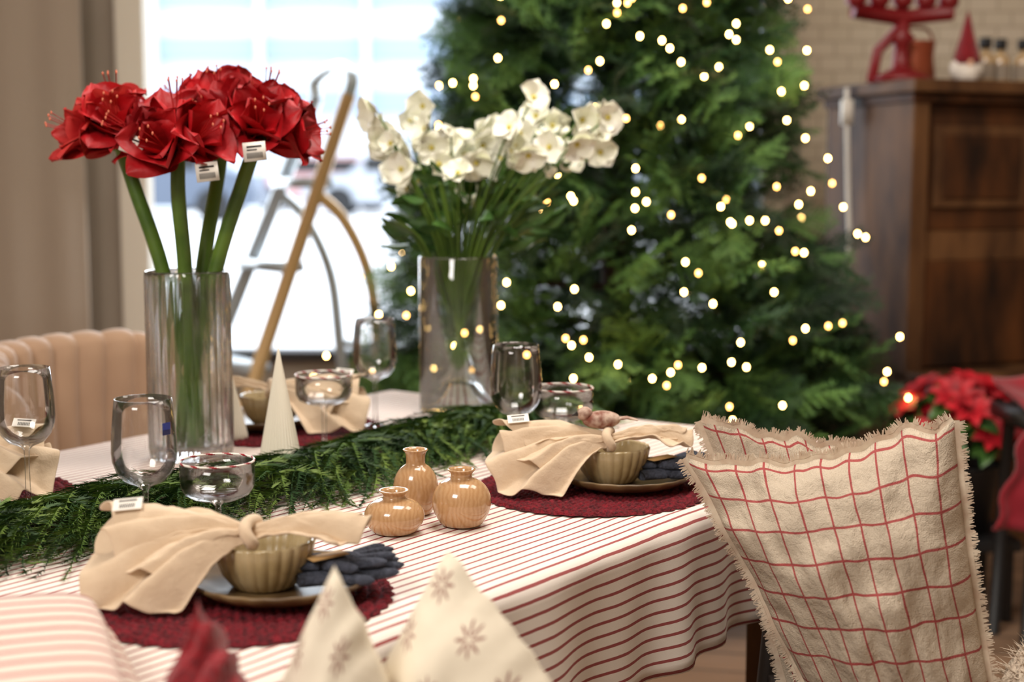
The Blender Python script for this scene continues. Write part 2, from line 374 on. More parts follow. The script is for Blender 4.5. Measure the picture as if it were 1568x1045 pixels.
def napkin(M,seed=0,tag=True):
    b=MB()
    def fan(st,en,pl,amp,arch,nu=44,nv=26,ph=0,sd=0,pw=1.5,minz=.011):
        A=spline(st,nu); E=spline(en,nu)
        def fn(u,v):
            a=A[round(u*nu)]; e=E[round(u*nu)]
            p=a.lerp(e,v); zz=a.z+(e.z-a.z)*v**pw+arch*math.sin(pi*min(1,v*1.05))
            p=Vector((p.x,p.y,zz))
            tri=math.asin(math.sin(pl*2*pi*u+ph+v*.9))/(pi/2)
            k=amp*(.25+.75*v**.8)*(tri*.75+.25*math.sin(pl*2*pi*u+ph))
            p.z+=k; p.x+=k*.35*math.cos(u*9+sd); p.y+=-k*.4
            nn=noise.noise(Vector((u*5+seed*3.1,v*4+sd,seed)))
            n2=noise.noise(Vector((u*11+seed*3.1,v*9+sd,seed+5)))
            p+=Vector((.006*nn*v,.006*nn*v,.008*nn*v+.003*n2))
            p.z=max(p.z,minz+.0015*abs(tri)); return tuple(p)
        return grid(fn,nu,nv)
    b.add(fan([(.018,-.018,.080),(.016,-.03,.083),(.022,-.044,.078)],[(-.140,.018,.082),(-.158,-.030,.070),(-.155,-.065,.030),(-.130,-.084,.012),(-.095,-.096,.012),(-.050,-.100,.012)],2.6,.015,.010,sd=1,ph=seed*.7))
    b.add(fan([(.018,-.02,.084),(.02,-.03,.088),(.024,-.042,.083)],[(-.128,.008,.096),(-.140,-.040,.084),(-.105,-.070,.058),(-.060,-.082,.034)],2.1,.013,.011,ph=1.2+seed,sd=2))
    b.add(fan([(.018,-.018,.088),(.02,-.028,.092),(.022,-.036,.088)],[(-.112,.030,.098),(-.150,.000,.110),(-.118,-.040,.094),(-.082,-.055,.084)],1.5,.009,.007,ph=2.2,sd=3,pw=1))
    b.add(fan([(.026,-.016,.080),(.024,-.03,.086),(.026,-.044,.079)],[(.132,.020,.084),(.152,-.005,.088),(.150,-.032,.084),(.120,-.050,.072)],1.8,.010,.010,ph=.5+seed,sd=4,pw=1))
    b.add(fan([(.026,-.02,.086),(.026,-.03,.090),(.028,-.038,.086)],[(.125,.002,.092),(.146,-.014,.094),(.128,-.034,.090)],1.3,.008,.008,ph=2.5,sd=5,pw=1))
    ring=[(.024+.004*math.sin(a*2),-.030+.021*math.cos(a),.084+.013*math.sin(a)) for a in [2*pi*k/28 for k in range(28)]]
    b.add(tube(ring,.0065,10,closed=True))
    b.build('linen_napkin',[BEIGE],M=M,solid=.0022,sub=1)
    if tag:
        t=MB(); MM=Matrix.Translation((-.112,-.030,.116))@Matrix.Rotation(.12,4,'Z')@Matrix.Rotation(.55,4,'X')@Matrix.Rotation(-.1,4,'Y')
        t.add(box((0,0,0),(.032,.018,.001)),0,MM)
        for k in range(8): t.add(box((-.008+.0022*k,-.003,.0008),(.0011,.006,.0004)),1,MM)
        t.add(box((0,.005,.0008),(.02,.002,.0004)),1,MM)
        t.build('price_tag',[PAPER,INK],smooth=False,M=M)
def gloves(x,y,rz):
    b=MB()
    for g,(dz,dr,dx,dy) in enumerate([(0,0,0,0),(.013,-.22,-.006,.012)]):
        M=T(dx,dy,dz,dr)
        b.add(ell((.0,0,.009),(.036,.026,.0085),20,10),0,M)
        b.add(tube([(-.055,0,.009),(-.04,0,.009),(-.02,0,.009)],[.021,.022,.024],14,.35),0,M)
        for k,(yy,L,sp) in enumerate([(-.019,.034,-.20),(-.0065,.043,-.06),(.0065,.041,.06),(.019,.031,.2)]):
            p0=Vector((.018,yy,.009)); d=Vector((math.cos(sp),math.sin(sp),.05+.05*k))
            b.add(tube([p0,p0+d*L*.4,p0+d*L*.8,p0+d*L,p0+d*(L+.005)],[.0068,.0070,.0066,.005,.0015],10,.85),0,M)
        b.add(tube([(-.012,-.018,.009),(.004,-.032,.010),(.018,-.042,.010),(.024,-.045,.010)],[.008,.0078,.0065,.002],10,.85),0,M)
    b.add(box((-.02,.0,.0325),(.045,.022,.001),.3),1)
    b.build('knitted_gloves',[GLOVE,KRAFT],M=T(x,y,TOP+.021,rz)@Matrix.Rotation(-.05,4,'Y'),sub=0)
def setting(x,y,mir=1,rz=0,glove=True,seed=0):
    co,si=math.cos(rz),math.sin(rz)
    def L(dx,dy): dx*=mir; return (x+dx*co-dy*si,y+dx*si+dy*co)
    placemat(x,y); plate(*L(.052,.005)); bowl(*L(.032,.004))
    o=L(0,.0); napkin(Matrix.Translation((o[0],o[1],TOP))@Matrix.Rotation(rz,4,'Z')@Matrix.Diagonal((mir,1,1,1)),seed)
    if glove: gloves(*L(.126,-.005),.3)
setting(-.3137,1.575,1,0,True,1)
setting(.1213,2.143,1,0,True,2)
setting(-.425,2.665,-1,0,False,3)
setting(-.837,2.082,-1,.2,False,4)
b=MB(); b.add(ell((0,0,0),(.03,.016,.014),20,12)); b.add(ell((-.026,0,.010),(.012,.011,.011),14,10)); b.add(tube([(-.037,0,.010),(-.046,0,.008)],[.004,.0005],8),1); b.add(tube([(.02,0,.0),(.04,0,.002),(.056,0,-.002)],[.010,.008,.006],10,.3))
b.build('bird_ornament',[mat('feather_brown',(120,62,44),.8,col2=(200,176,158),ns=60,bump=.6,bs=120),DARK],M=T(.135,2.12,TOP+.113,.2))
# ---------------------------------------------------------------- glasses
def wine(x,y,h=.21,s=1,sticker=False):
    pr=[(.001,.0035),(.012,.0035),(.036,.0012),(.0375,0.0),(.036,.0022),(.014,.006),(.0055,.012),(.0040,.03),(.0036,.07),(.0042,.088),(.010,.0935),(.026,.100),(.036,.112),(.0415,.128),(.0425,.140),(.0415,.165),(.0385,.195),(.0368,h),(.0360,h),(.0376,.195),(.0404,.165),(.0412,.140),(.0402,.128),(.0345,.114),(.024,.103),(.008,.0975),(.001,.097)]
    b=MB(); b.add(lathe(pr,64),0,Matrix.Scale(s,4))
    if sticker: b.add(grid(lambda u,v:(.0408*s*math.cos(-.7+u*.35),.0408*s*math.sin(-.7+u*.35),s*(.165+.016*v)),5,2),1)
    b.build('wine_glass',[GLASS,mat('blue_sticker',(40,60,150),.5)],M=T(x,y,TOP))
wine(-.262,2.696); wine(.0064,2.273); wine(-.462,1.76,s=.96,sticker=True); wine(-.70,2.02,s=.98)
RB=mat('candy_red',(150,24,34),.4)
def coupe(x,y,h=.13,s=1):
    pr=[(.001,.0035),(.012,.0035),(.034,.0012),(.035,0.0),(.034,.0022),(.012,.006),(.0055,.012),(.0042,.03),(.0042,.068),(.010,.074),(.030,.078),(.044,.085),(.0495,.095),(.0505,.110),(.050,h),(.049,h),(.0493,.110),(.048,.096),(.042,.087),(.028,.081),(.001,.079)]
    b=MB(); b.add(lathe(pr,64),0,Matrix.Scale(s,4))
    n=96; ring=[(.0497*math.cos(2*pi*k/n),.0497*math.sin(2*pi*k/n),h) for k in range(n)]
    V,F=tube(ring,.0016,8,closed=True); b.add((V,F),[1 if ((i//8)+(i%8))%8<3 else 2 for i in range(len(F))],Matrix.Scale(s,4))
    b.build('coupe_glass',[GLASS,RB,PAPER],M=T(x,y,TOP))
coupe(-.334,2.498); coupe(.0846,2.337); coupe(-.372,1.765,s=.93)
# ---------------------------------------------------------------- small vases, cone trees
def svase(x,y,pr):
    b=MB(); b.add(lathe(pr,64)); b.build('bud_vase',VASEM,M=T(x,y,TOP),sub=1)
def sv(H,R,neck,lip,body):
    pr=[(.001,0),(R*.55,0),(R*.72,.003)]
    for k in range(1,10):
        a=-.95+k/9*2.25; pr.append((max(neck,R*math.cos(a)**.75 if math.cos(a)>0 else neck),body*.48+body*.5*math.sin(a)/1.0))
    pr+= [(neck,body*.98),(neck*.97,H-.006),(lip,H-.002),(lip*.98,H),(neck*.8,H-.001),(neck*.75,H-.02),(neck*.7,H-.03)]
    return pr
svase(-.1367,1.983,sv(.095,.0325,.0135,.0185,.076)); svase(-.0693,1.918,sv(.080,.041,.0145,.020,.069)); svase(-.1584,1.875,sv(.060,.041,.0150,.0215,.050))
CREAM=mat('cream_ceramic',(236,228,210),.5)
def cone(x,y,h,r):
    n=34; b=MB(); b.add(lathe([(.001,0),(r*.9,0),(r,.003)]+[(r*(1-k/14)+.0015,.003+(h-.003)*k/14) for k in range(1,15)]+[(.0005,h+.002)],n*6,lambda a,t:1-.07*abs(math.cos(a*n/2))))
    b.build('ceramic_cone_tree',CREAM,M=T(x,y,TOP))
cone(-.372,2.248,.205,.037); cone(-.512,2.56,.13,.03)
# ---------------------------------------------------------------- amaryllis
vx,vy=-.5505,2.408
NF=30
b=MB(); 
b.add(lathe([(.001,.0),(.064,.0),(.0690,.004),(.0705,.02),(.0705,.304),(.0710,.318),(.069,.3205),(.0672,.319),(.0662,.312),(.0662,.03),(.062,.020),(.001,.018)],NF*10,lambda a,t:1+(.042*(abs(math.sin(a*NF/2))-.5) if .2<t<.42 else 0)))
b.build('fluted_glass_vase',[GLASSF],M=T(vx,vy,TOP))
def tagmb(b,M,mi):
    b.add(box((0,0,-.016),(.036,.0008,.030)),mi,M)
    for k in range(10): b.add(box((-.012+.0026*k,-.0008,-.022),(.0013,.0004,.009)),mi+1,M)
    b.add(box((0,-.0008,-.008),(.024,.0004,.003)),mi+1,M); b.add(box((-.004,-.0008,-.013),(.016,.0004,.002)),mi+1,M)
b=MB()
heads=[((-.652,2.40,1.280),[(-150,22),(-85,40),(-20,30),(120,35),(-110,78)],(-.53,2.43),1),
       ((-.545,2.34,1.268),[(-160,28),(-100,15),(-45,25),(20,35),(100,40),(-80,72)],(-.575,2.39),0),
       ((-.428,2.40,1.290),[(-10,12),(-75,28),(-140,35),(60,30),(-40,68)],(-.56,2.44),0),
       ((-.498,2.48,1.308),[(0,30),(-90,55),(180,35),(80,60)],(-.54,2.375),0)]
for hi,(hp,dirs,bt,coral) in enumerate(heads):
    hx,hy,hz=hp
    topx=vx+(hx-vx)*.42; topy=vy+(hy-vy)*.4
    P=spline([(bt[0],bt[1],TOP+.02),(vx+(hx-vx)*.16,vy+(hy-vy)*.25,TOP+.18),(topx,topy,TOP+.33),(hx+(topx-hx)*.36,hy,hz-.07),(hx,hy,hz)],30)
    b.add(tube(P,[.0135-.0015*k/30 for k in range(31)],12),0)
    for k in range(3):
        b.add(petal(.075,.018,.9+.3*k,2.5,nu=3),1,orient((hx,hy,hz-.003),(0,0,1),k*2.1+hi))
    for f,(az,el) in enumerate(dirs):
        az=math.radians(az); el=math.radians(el)
        d=Vector((math.cos(az)*math.cos(el),math.sin(az)*math.cos(el),math.sin(el))).normalized()
        base=Vector((hx,hy,hz)); c=base+d*.028
        b.add(tube([base,c],[.006,.010],8),0)
        mi=3 if (coral and f!=1) else 2
        for layer,(n,L,W,a0,a1) in enumerate([(3,.110,.082,.34,1.40),(3,.108,.076,.28,1.10),(4,.098,.066,.16,.70)]):
            for k in range(n):
                b.add(petal(L*random.uniform(.90,1.05),W*random.uniform(.9,1.1),a0,a1+random.uniform(-.25,.30),cup=random.uniform(-.1,.45),ruf=.007,ph=random.random()*6,nu=10,nv=12,tip=1.05,rc=.06),mi,orient(c-d*.012,d,k*2*pi/n+layer*1.05+random.uniform(-.15,.15)))
        for k in range(5):
            M=orient(c,d,k*1.25); Q=[M@Vector(p) for p in ((0,0,0),(.004,0,.05),(.012,0,.100))]
            b.add(tube(Q,.0008,5),3); b.add(ell(tuple(Q[2]),(.0016,.0016,.0028),6,5),4)
for (tx,tz,rz) in ((-.594,1.300,.35),(-.484,1.258,-.12),(-.408,1.290,-.1)):
    tagmb(b,Matrix.Translation((tx,2.265,tz))@Matrix.Rotation(rz,4,'Y'),5)
b.build('amaryllis_bouquet',[STEM,LEAF,PETR,PETR2,ANTH,PAPER,INK])
# ---------------------------------------------------------------- hellebores
hx0,hy0=-.11,2.912
b=MB(); b.add(lathe([(.001,0),(.078,0),(.081,.004),(.081,.315),(.079,.318),(.077,.315),(.077,.02),(.001,.018)],80))
b.build('cylinder_glass_vase',[GLASSC],M=T(hx0,hy0,TOP))
b=MB()
tgt=[(-.29,1.352),(-.25,1.33),(-.215,1.275),(-.18,1.38),(-.17,1.33),(-.125,1.33),(-.095,1.28),(-.11,1.24),(-.065,1.30),(-.025,1.33),(.02,1.32),(0,1.255),(-.047,1.25),(.037,1.392),(.048,1.36),(.077,1.293),(.112,1.273),(.138,1.33),(.17,1.366),(.157,1.322),(.194,1.353),(-.262,1.294),(-.19,1.228),(.056,1.33),(-.165,1.294),(-.235,1.24),(.174,1.285),(-.01,1.286),(-.09,1.207),(.088,1.24),(-.125,1.28),(.075,1.34),(-.275,1.37),(-.205,1.354),(-.06,1.335),(.11,1.345),(-.15,1.26),(.03,1.28),(.13,1.30),(-.24,1.30),(-.22,1.25),(-.20,1.29),(-.10,1.31),(-.02,1.27),(-.04,1.31),(.01,1.30),(.14,1.35),(.06,1.30),(-.14,1.30),(-.07,1.265),(.18,1.34),(-.26,1.31),(-.21,1.21),(.10,1.31),(.0,1.33)]
for i,(px,pz) in enumerate(tgt):
    yy=hy0+random.uniform(-.11,.08)
    p=Vector((px*yy/hy0+random.uniform(-.005,.005),yy,pz))
    d=Vector((random.uniform(-.9,.9)+(p.x-hx0)*2,random.uniform(-1.3,-.3),random.uniform(-.6,.6))).normalized()
    R=random.uniform(.031,.042)
    if i%6==5:
        for k in range(5): b.add(petal(R*.8,R*.7,.5,.1,cup=.5,tip=.9,nu=4,nv=5),0,orient(p,d,k*2*pi/5))
    else:
        for k in range(5): b.add(petal(R,R*1.1,.95,1.5+random.uniform(-.25,.5),cup=random.uniform(.0,.4),tip=.95,nu=5,nv=6,ruf=.004,ph=k*2+i),0,orient(p,d,k*2*pi/5+random.random()*.3))
        b.add(ell((0,0,.005),(.0055,.0055,.005),8,6),1,orient(p,d))
    q=Vector((hx0+(p.x-hx0)*.25,hy0+(p.y-hy0)*.3,TOP+.33)); bb=Vector((hx0-(p.x-hx0)*.15,hy0-(p.y-hy0)*.2,TOP+.03))
    P=spline([bb,q,(q*.4+p*.6)+Vector((0,0,.02)),p],14); b.add(tube(P,.0024,6),2)
for i in range(150):
    a=random.uniform(0,2*pi); r=random.uniform(.03,.15); z=random.uniform(1.08,1.25)
    p=Vector((hx0+.03+r*math.cos(a),hy0+.03+r*math.sin(a)*.7,z)); d=Vector((math.cos(a),math.sin(a)*.7,random.uniform(-.2,.7)))
    b.add(petal(random.uniform(.05,.08),.026,.0,.5,nu=3,nv=6),3,orient(p,d,random.random()*6))
for i in range(12):
    a=random.uniform(0,2*pi); P=[(hx0+.02*math.cos(a),hy0+.02*math.sin(a),TOP+.2),(hx0+.08*math.cos(a),hy0+.08*math.sin(a),1.1),(hx0+.14*math.cos(a),hy0+.12*math.sin(a),1.15)]
    b.add(tube(spline(P,8),.002,5),2)
b.build('white_hellebore_bouquet',[WHT,YEL,STEM,LEAF])
# ---------------------------------------------------------------- numpy triangle cloud for foliage
def cloud(name,parts,mats,extra=None):
    V=np.concatenate([p[0] for p in parts]).astype(np.float32); mi=np.concatenate([np.full(len(p[0])//3,p[1],dtype=np.int32) for p in parts])
    n=len(V)//3
    me=bpy.data.meshes.new(name); me.vertices.add(len(V)); me.vertices.foreach_set('co',V.ravel())
    me.loops.add(len(V)); me.loops.foreach_set('vertex_index',np.arange(len(V),dtype=np.int32))
    me.polygons.add(n); me.polygons.foreach_set('loop_start',np.arange(0,3*n,3,dtype=np.int32))
    try: me.polygons.foreach_set('loop_total',np.full(n,3,dtype=np.int32))
    except Exception: pass
    for m in mats: me.materials.append(m)
    me.polygons.foreach_set('material_index',mi); me.update(calc_edges=True)
    ob=bpy.data.objects.new(name,me); S.collection.objects.link(ob); return ob
gp=[(-1.0,1.42),(-.82,1.61),(-.65,1.80),(-.50,1.97),(-.345,2.135),(-.215,2.33),(-.085,2.55),(.04,2.67),(.11,2.71)]
GP=spline([(x,y,0) for x,y in gp],200); parts=[]
for i in range(2200):
    s=random.random(); k=int(s*198)+1; p=GP[k]; tg=(GP[k+1]-GP[k-1]).normalized(); sd=Vector((-tg.y,tg.x,0))
    lat=max(-.11,min(.11,random.gauss(0,.048))); hgt=(random.random()**.6*.050)*(1-min(1,abs(lat)/.12)**1.3)+.009
    base=p+sd*lat+Vector((0,0,TOP+hgt))
    side=(1 if lat>0 else -1) if random.random()<.75 else (1 if random.random()<.5 else -1)
    aa=random.uniform(.05,.95); dr=(tg*-math.cos(aa)+sd*side*math.sin(aa)).normalized()
    if random.random()<.15: dr=-dr
    L=random.uniform(.07,.14); n=28; up=random.uniform(-.05,.40)
    lateral=Vector((-dr.y,dr.x,0)); tt=np.linspace(0,1,n)
    cx=np.array(base)[None,:]+np.array(dr)[None,:]*(tt*L)[:,None]; cx[:,2]+=up*L*tt-1.2*up*L*tt**2-.03*tt**1.5
    cx+=np.array(lateral)[None,:]*(random.uniform(-.35,.35)*L*tt**2)[:,None]
    cx[:,2]=np.maximum(cx[:,2],TOP+.004)
    nl=.023*(1-.55*tt)*random.uniform(.8,1.25)
    lt=0 if random.random()<.52 else 1
    for sg in(-1,1):
        dirn=np.array(dr)[None,:]*.85+np.array(lateral)[None,:]*sg*.42+rng.normal(0,.14,(n,3)); dirn[:,2]+=.06
        tip=cx+dirn*nl[:,None]; tip[:,2]=np.maximum(tip[:,2],TOP+.003)
        w=np.array(lateral)[None,:]*.0008+np.array([0,0,.0008])[None,:]
        parts.append((np.stack([cx-w,cx+w,tip],1).reshape(-1,3),lt))
    wl_=np.array(lateral)*.001
    for a_ in range(0,n-3,3):
        parts.append((np.stack([cx[a_]-wl_,cx[a_]+wl_,cx[a_+3]]),0))
gar=cloud('cedar_garland',parts,[GARL,GARL2])
b=MB(); b.add(tube([(p.x,p.y,TOP+.016) for p in GP[::4]],.012,8)); b.build('stem',BARK,parent=gar)
# ---------------------------------------------------------------- christmas tree
tx,ty=.308,4.27
def R(z): return float(np.interp(z,[.35,.5,.62,1.18,1.48,1.8,2.9],[.6,.84,.88,.69,.595,.53,.04]))
proto=[]
def twig(o,d,L,n,up):
    lat=np.cross(d,up); lat/=np.linalg.norm(lat)
    for k in range(n):
        t=(k+.5)/n; c=o+d*L*t
        for sg in(-1,1):
            tip=c+(d*.6+lat*sg*.8+up*random.uniform(-.6,.6))*.020*(1.1-.4*t)
            w=d*.0028+up*.0015*sg
            proto.append([c-w,c+w,tip])
    proto.append([o-lat*.002,o+lat*.002,o+d*L])
upv=np.array([0,0,1.]); dd=np.array([1.,0,0])
twig(np.zeros(3),dd,.24,18,upv)
for k in range(8):
    t=.05+.85*k/8; L=.10*(1-t)+.035
    for sg in(-1,1):
        d=np.array([.72,.69*sg,random.uniform(-.25,.25)]); d/=np.linalg.norm(d); twig(dd*.24*t,d,L,int(4+L*70),upv)
proto=np.array(proto).reshape(-1,3); parts=[]
NS=3900
for i in range(NS):
    z=.42+(2.85-.42)*(random.random()**1.3); r0=R(z); rr=r0*random.uniform(.12,1)**.42-.17*min(1,r0/.35); rr=max(rr,.01); a=random.uniform(0,2*pi)
    if noise.noise(Vector((math.cos(a)*2.6*r0*2,math.sin(a)*2.6*r0*2,z*5.5)))<-.18 and random.random()<.88: continue
    bz=.03*math.sin(z*26+a*3)
    M=Matrix.Translation((tx+rr*math.cos(a),ty+rr*math.sin(a),z+bz))@Matrix.Rotation(a+random.uniform(-.8,.8),4,'Z')@Matrix.Rotation(random.uniform(-.7,.75),4,'Y')@Matrix.Rotation(random.uniform(-1.2,1.2),4,'X')@Matrix.Scale(random.uniform(.7,1.1),4)
    A=np.array(M); parts.append((proto@A[:3,:3].T+A[:3,3],0 if random.random()<.6 else 1))
tree=cloud('christmas_tree',parts,[FIR,FIR2])
b=MB(); b.add(tube([(tx,ty,0),(tx,ty,1.5),(tx,ty,2.85)],[.05,.035,.008],12),0)
for k in range(60):
    z=.45+k*.038; a=k*2.4; r=R(z)*.7; b.add(tube([(tx,ty,z),(tx+r*math.cos(a),ty+r*math.sin(a),z+.05)],[.012,.004],6),0)
b.add(lathe([(.001,0),(.22,0),(.24,.03),(.16,.22),(.15,.24),(.001,.24)],32),1,Matrix.Translation((tx,ty,0)))
b.build('tree_trunk_and_stand',[BARK,BLACK],parent=tree)
b=MB()
for i in range(390):
    z=.45+(2.7-.45)*(random.random()**1.15)
    a=math.acos(random.uniform(-1,1))*(1 if random.random()<.30 else -1); r=R(z)*random.uniform(.90,1.06)
    b.add(ell((tx+r*math.cos(a),ty+r*math.sin(a),z),(.0055,.0055,.0066),6,5),0 if random.random()<.68 else 1)
b.build('fairy_lights',[LIGHTM,LIGHTM2],parent=tree)
# ---------------------------------------------------------------- ladder
b=MB()
Rt,Rb=Vector((-.56,4.95,1.52)),Vector((-1.07,4.78,0)); Lt,Lb=Vector((-.70,5.15,1.52)),Vector((-1.33,5.12,0))
b.add(tube([Rb,Rt],.026,10),0); b.add(tube([Lb,Lt],.026,10),1)
b.add(tube(spline([Rt,Rt+Vector((.01,.0,.06)),(Rt+Lt)/2+Vector((.02,0,.10)),Lt+Vector((-.0,0,.06)),Lt],24),.024,10),1)
for z in(.28,.58,.93,1.22):
    f=z/1.52; p=Rb.lerp(Rt,f); q=Lb.lerp(Lt,f); m=(p+q)/2; L=(p-q).length
    b.add(box((m.x,m.y,m.z),(.10,L,.035),math.atan2((p-q).y,(p-q).x)-pi/2),1)
for (s,f) in ((Rb.lerp(Rt,.78),0),(Lb.lerp(Lt,.78),1)):
    b.add(tube(spline([s,s+Vector((.09,.05,-.10)),s+Vector((.17,.09,-.30)),s+Vector((.20,.12,-.6)),Vector((s.x+.25,s.y+.2,0))],24),.021,8),f)
b.add(tube([Vector((-.47,5.16,.62)),Vector((-.62,5.3,.62))],.016,8),1)
b.build('stepladder',[BRASS,ALU])
# ---------------------------------------------------------------- velvet chair
cx,cy=-.665,2.765; b=MB(); a0=math.radians(164); HA=math.radians(70)
def vc(u,v):
    th=a0-HA+2*HA*u
    e=abs(u-.5)*2; top=.905-.12*max(0,(e-.6)/.4)**2
    rib=.015*abs(math.sin(u*pi*12))**.7
    if v<.42: t=v/.42; r=.27+.035*t-rib+.015; z=.40+(top-.03-.40)*t
    elif v<.58: t=(v-.42)/.16; al=pi*t; r=.348-.030*math.cos(al)-rib*math.cos(al)*.9; z=top-.03+.028*math.sin(al)+rib*.5
    else: t=(v-.58)/.42; r=.378-.04*t+rib*.4; z=top-.03+(.40-(top-.03))*t
    return (cx+r*math.cos(th+.10*(1-min(1,v/.42))),cy+r*math.sin(th+.10*(1-min(1,v/.42))),z)
b.add(grid(vc,240,40)); b.add(lathe([(.001,.36),(.27,.36),(.31,.39),(.31,.44),(.28,.47),(.001,.475)],48),0,Matrix.Translation((cx,cy,0)))
for k in range(4):
    a=a0+pi/4+k*pi/2; b.add(tube([(cx+.2*math.cos(a),cy+.2*math.sin(a),.37),(cx+.25*math.cos(a),cy+.25*math.sin(a),0)],[.018,.012],10),1)
b.build('channel_tufted_chair',[VELV,DARK])
# ---------------------------------------------------------------- cushions
def pillow(name,TL,TR,BR,BL,Th,mats,fringe=0,uvs=1,wr=.01,n=36,pull=.06,seed=0,pow_=.5,sag=0):
    TL,TR,BR,BL=map(Vector,(TL,TR,BR,BL)); nrm=(TR-TL+BR-BL).cross(TL-BL+TR-BR).normalized(); upd=(TL-BL).normalized()
    b=MB()
    def P(s,t,sg):
        s2=s*(1-pull*(1-t*t)); t2=t*(1-pull*(1-s*s)); u=(s2+1)/2; v=(t2+1)/2
        p=BL.lerp(BR,u).lerp(TL.lerp(TR,u),v)
        pr=max(0,(1-s*s)*(1-t*t))**pow_
        w=noise.noise(Vector((s*2.4+seed,t*2.4,sg*3)))*wr+noise.noise(Vector((s*7+seed,t*5,sg)))*wr*.5
        pk=math.sin(s*26+3*noise.noise(Vector((s*3,t,seed))))*wr*.22*abs(t)**5+math.sin(t*26+3*noise.noise(Vector((t*3,s,seed))))*wr*.22*abs(s)**5
        ed=1-max(abs(s),abs(t))
        p=p+nrm*(sg*(Th*pr)+w*min(1,ed*5)+pk*min(1,ed*12))+nrm*(noise.noise(Vector((s*3,t*3,seed+7)))*wr*.9)
        p=p+upd*((noise.noise(Vector((s*5.3,seed,2)))*wr*1.0-sag*(1-((s+.25)*1.4)**2 if abs((s+.25)*1.4)<1 else 0))*max(0,t)**3)
        return p
    for sg in(1,-1):
        V,F=grid(lambda u,v:tuple(P(2*u-1,2*v-1,sg)),n,n)
        if sg<0: F=[f[::-1] for f in F]
        b.add((V,F),0,None,[(i/n*uvs,j/n*uvs) for j in range(n+1) for i in range(n+1)])
    if fringe:
        ctr=(TL+TR+BL+BR)/4
        for side in range(4):
            Q=[];
            for k in range(61):
                q=-1+2*k/60; s,t={0:(q,1),1:(1,q),2:(q,-1),3:(-1,q)}[side]; p=P(s,t,0)
                a_=P(*((q-.02,t) if side in(0,2) else (s,q-.02)),0); c_=P(*((q+.02,t) if side in(0,2) else (s,q+.02)),0)
                tg=(c_-a_).normalized(); out=tg.cross(nrm).normalized()
                if out.dot(p-ctr)<0: out=-out
                Q.append((p,out,tg))
            V=[]
            for p,o,tg in Q:
                wv=nrm*(.004*noise.noise(p*22))
                V+= [tuple(p-o*.003),tuple(p+o*.007+wv)]
            b.add((V,[(2*k,2*k+1,2*k+3,2*k+2) for k in range(60)]),1)
            for k in range(460):
                f=random.random()*59.99; i0=int(f); p,o,tg=Q[i0]; p2=Q[i0+1][0]; pp=p.lerp(p2,f-i0)+o*.006
                L=fringe*random.uniform(.4,1.1); d=(o+tg*random.uniform(-.4,.4)+nrm*random.uniform(-.3,.3)).normalized(); w=tg*random.uniform(.0007,.0016)
                b.add(([tuple(pp-w),tuple(pp+w),tuple(pp+d*L+w*.4),tuple(pp+d*L-w*.4)],[(0,1,2,3)]),1)
    return b.build(name,mats)
FRINGE=mat('linen_fringe',(210,194,172),.9,col2=(192,168,146),ns=60)
pillow('plaid_cushion',(.235,1.88,.855),(.568,1.80,.920),(.62,1.72,.49),(.425,1.80,.49),.125,[PLAID,FRINGE],fringe=.010,wr=.018,n=72,seed=3,sag=.016,pull=.05,pow_=.55)
pillow('plaid_cushion',(.272,2.02,.885),(.57,1.985,.850),(.61,1.95,.49),(.40,1.98,.49),.04,[PLAID,FRINGE],fringe=.009,wr=.014,n=40,seed=9)
P=Vector((-.059,1.29,.889))
pillow('snowflake_cushion',P,P+Vector((.150,-.07,-.20)),P+Vector((.02,-.06,-.40)),P+Vector((-.10,.02,-.21)),.095,[FLAKE],uvs=1,wr=.006,pull=-.05,pow_=.6)
P=Vector((-.156,1.22,.893))
pillow('snowflake_cushion',P,P+Vector((.080,-.04,-.2)),P+Vector((.0,-.03,-.40)),P+Vector((-.08,.01,-.2)),.075,[FLAKE],uvs=1,wr=.005,seed=5,pull=-.05,pow_=.6)
P=Vector((-.258,1.13,.886))
pillow('red_knit_cushion',P,P+Vector((.07,-.02,-.13)),P+Vector((.0,-.02,-.40)),P+Vector((-.045,.01,-.14)),.05,[REDK],wr=.014,seed=6,pull=-.02)
b=MB(); b.add(box((-1.62,-.20,.455),(.95,.34,.035)))
for x in(-1.22,-2.02):
    for y in(-.33,-.07): b.add(box((x,y,.22),(.045,.045,.44)))
b.build('bench',DARK,smooth=False,M=MT,bevel=.004)
b=MB(); ccx,ccy=.54,1.86
b.add(box((ccx,ccy-.02,.465),(.36,.42,.03)))
for x in(-.15,.15):
    b.add(tube([(ccx+x,ccy+.25,0),(ccx+x,ccy+.25,.46),(ccx+x*.8,ccy+.27,.80)],[.014,.015,.012],10)); b.add(tube([(ccx+x,ccy-.2,0),(ccx+x,ccy-.19,.46)],.014,10))
b.add(tube([(ccx-.12,ccy+.27,.80),(ccx,ccy+.28,.81),(ccx+.12,ccy+.27,.80)],.013,10)); b.add(tube([(ccx-.13,ccy+.26,.66),(ccx,ccy+.27,.67),(ccx+.13,ccy+.26,.66)],.010,10))
b.add(box((ccx,ccy+.21,.465),(.30,.10,.028)))
b.build('dining_chair',DARK,bevel=.003)
b=MB()
def sh(u,v):
    a=u*2*pi; t=v*pi; r=.10*(1+.18*noise.noise(Vector((math.cos(a)*3,math.sin(a)*3,v*5)))); return (.73+r*math.sin(t)*math.cos(a),1.76+r*.9*math.sin(t)*math.sin(a),.565-.085*math.cos(t)*(1+.1*noise.noise(Vector((u*9,v*9,1)))))
b.add(grid(sh,40,24,closed_u=True)); WOOL=mat('sheepskin',(206,190,170),.95,col2=(180,160,140),ns=60,bump=1,bs=90,bd=.01)
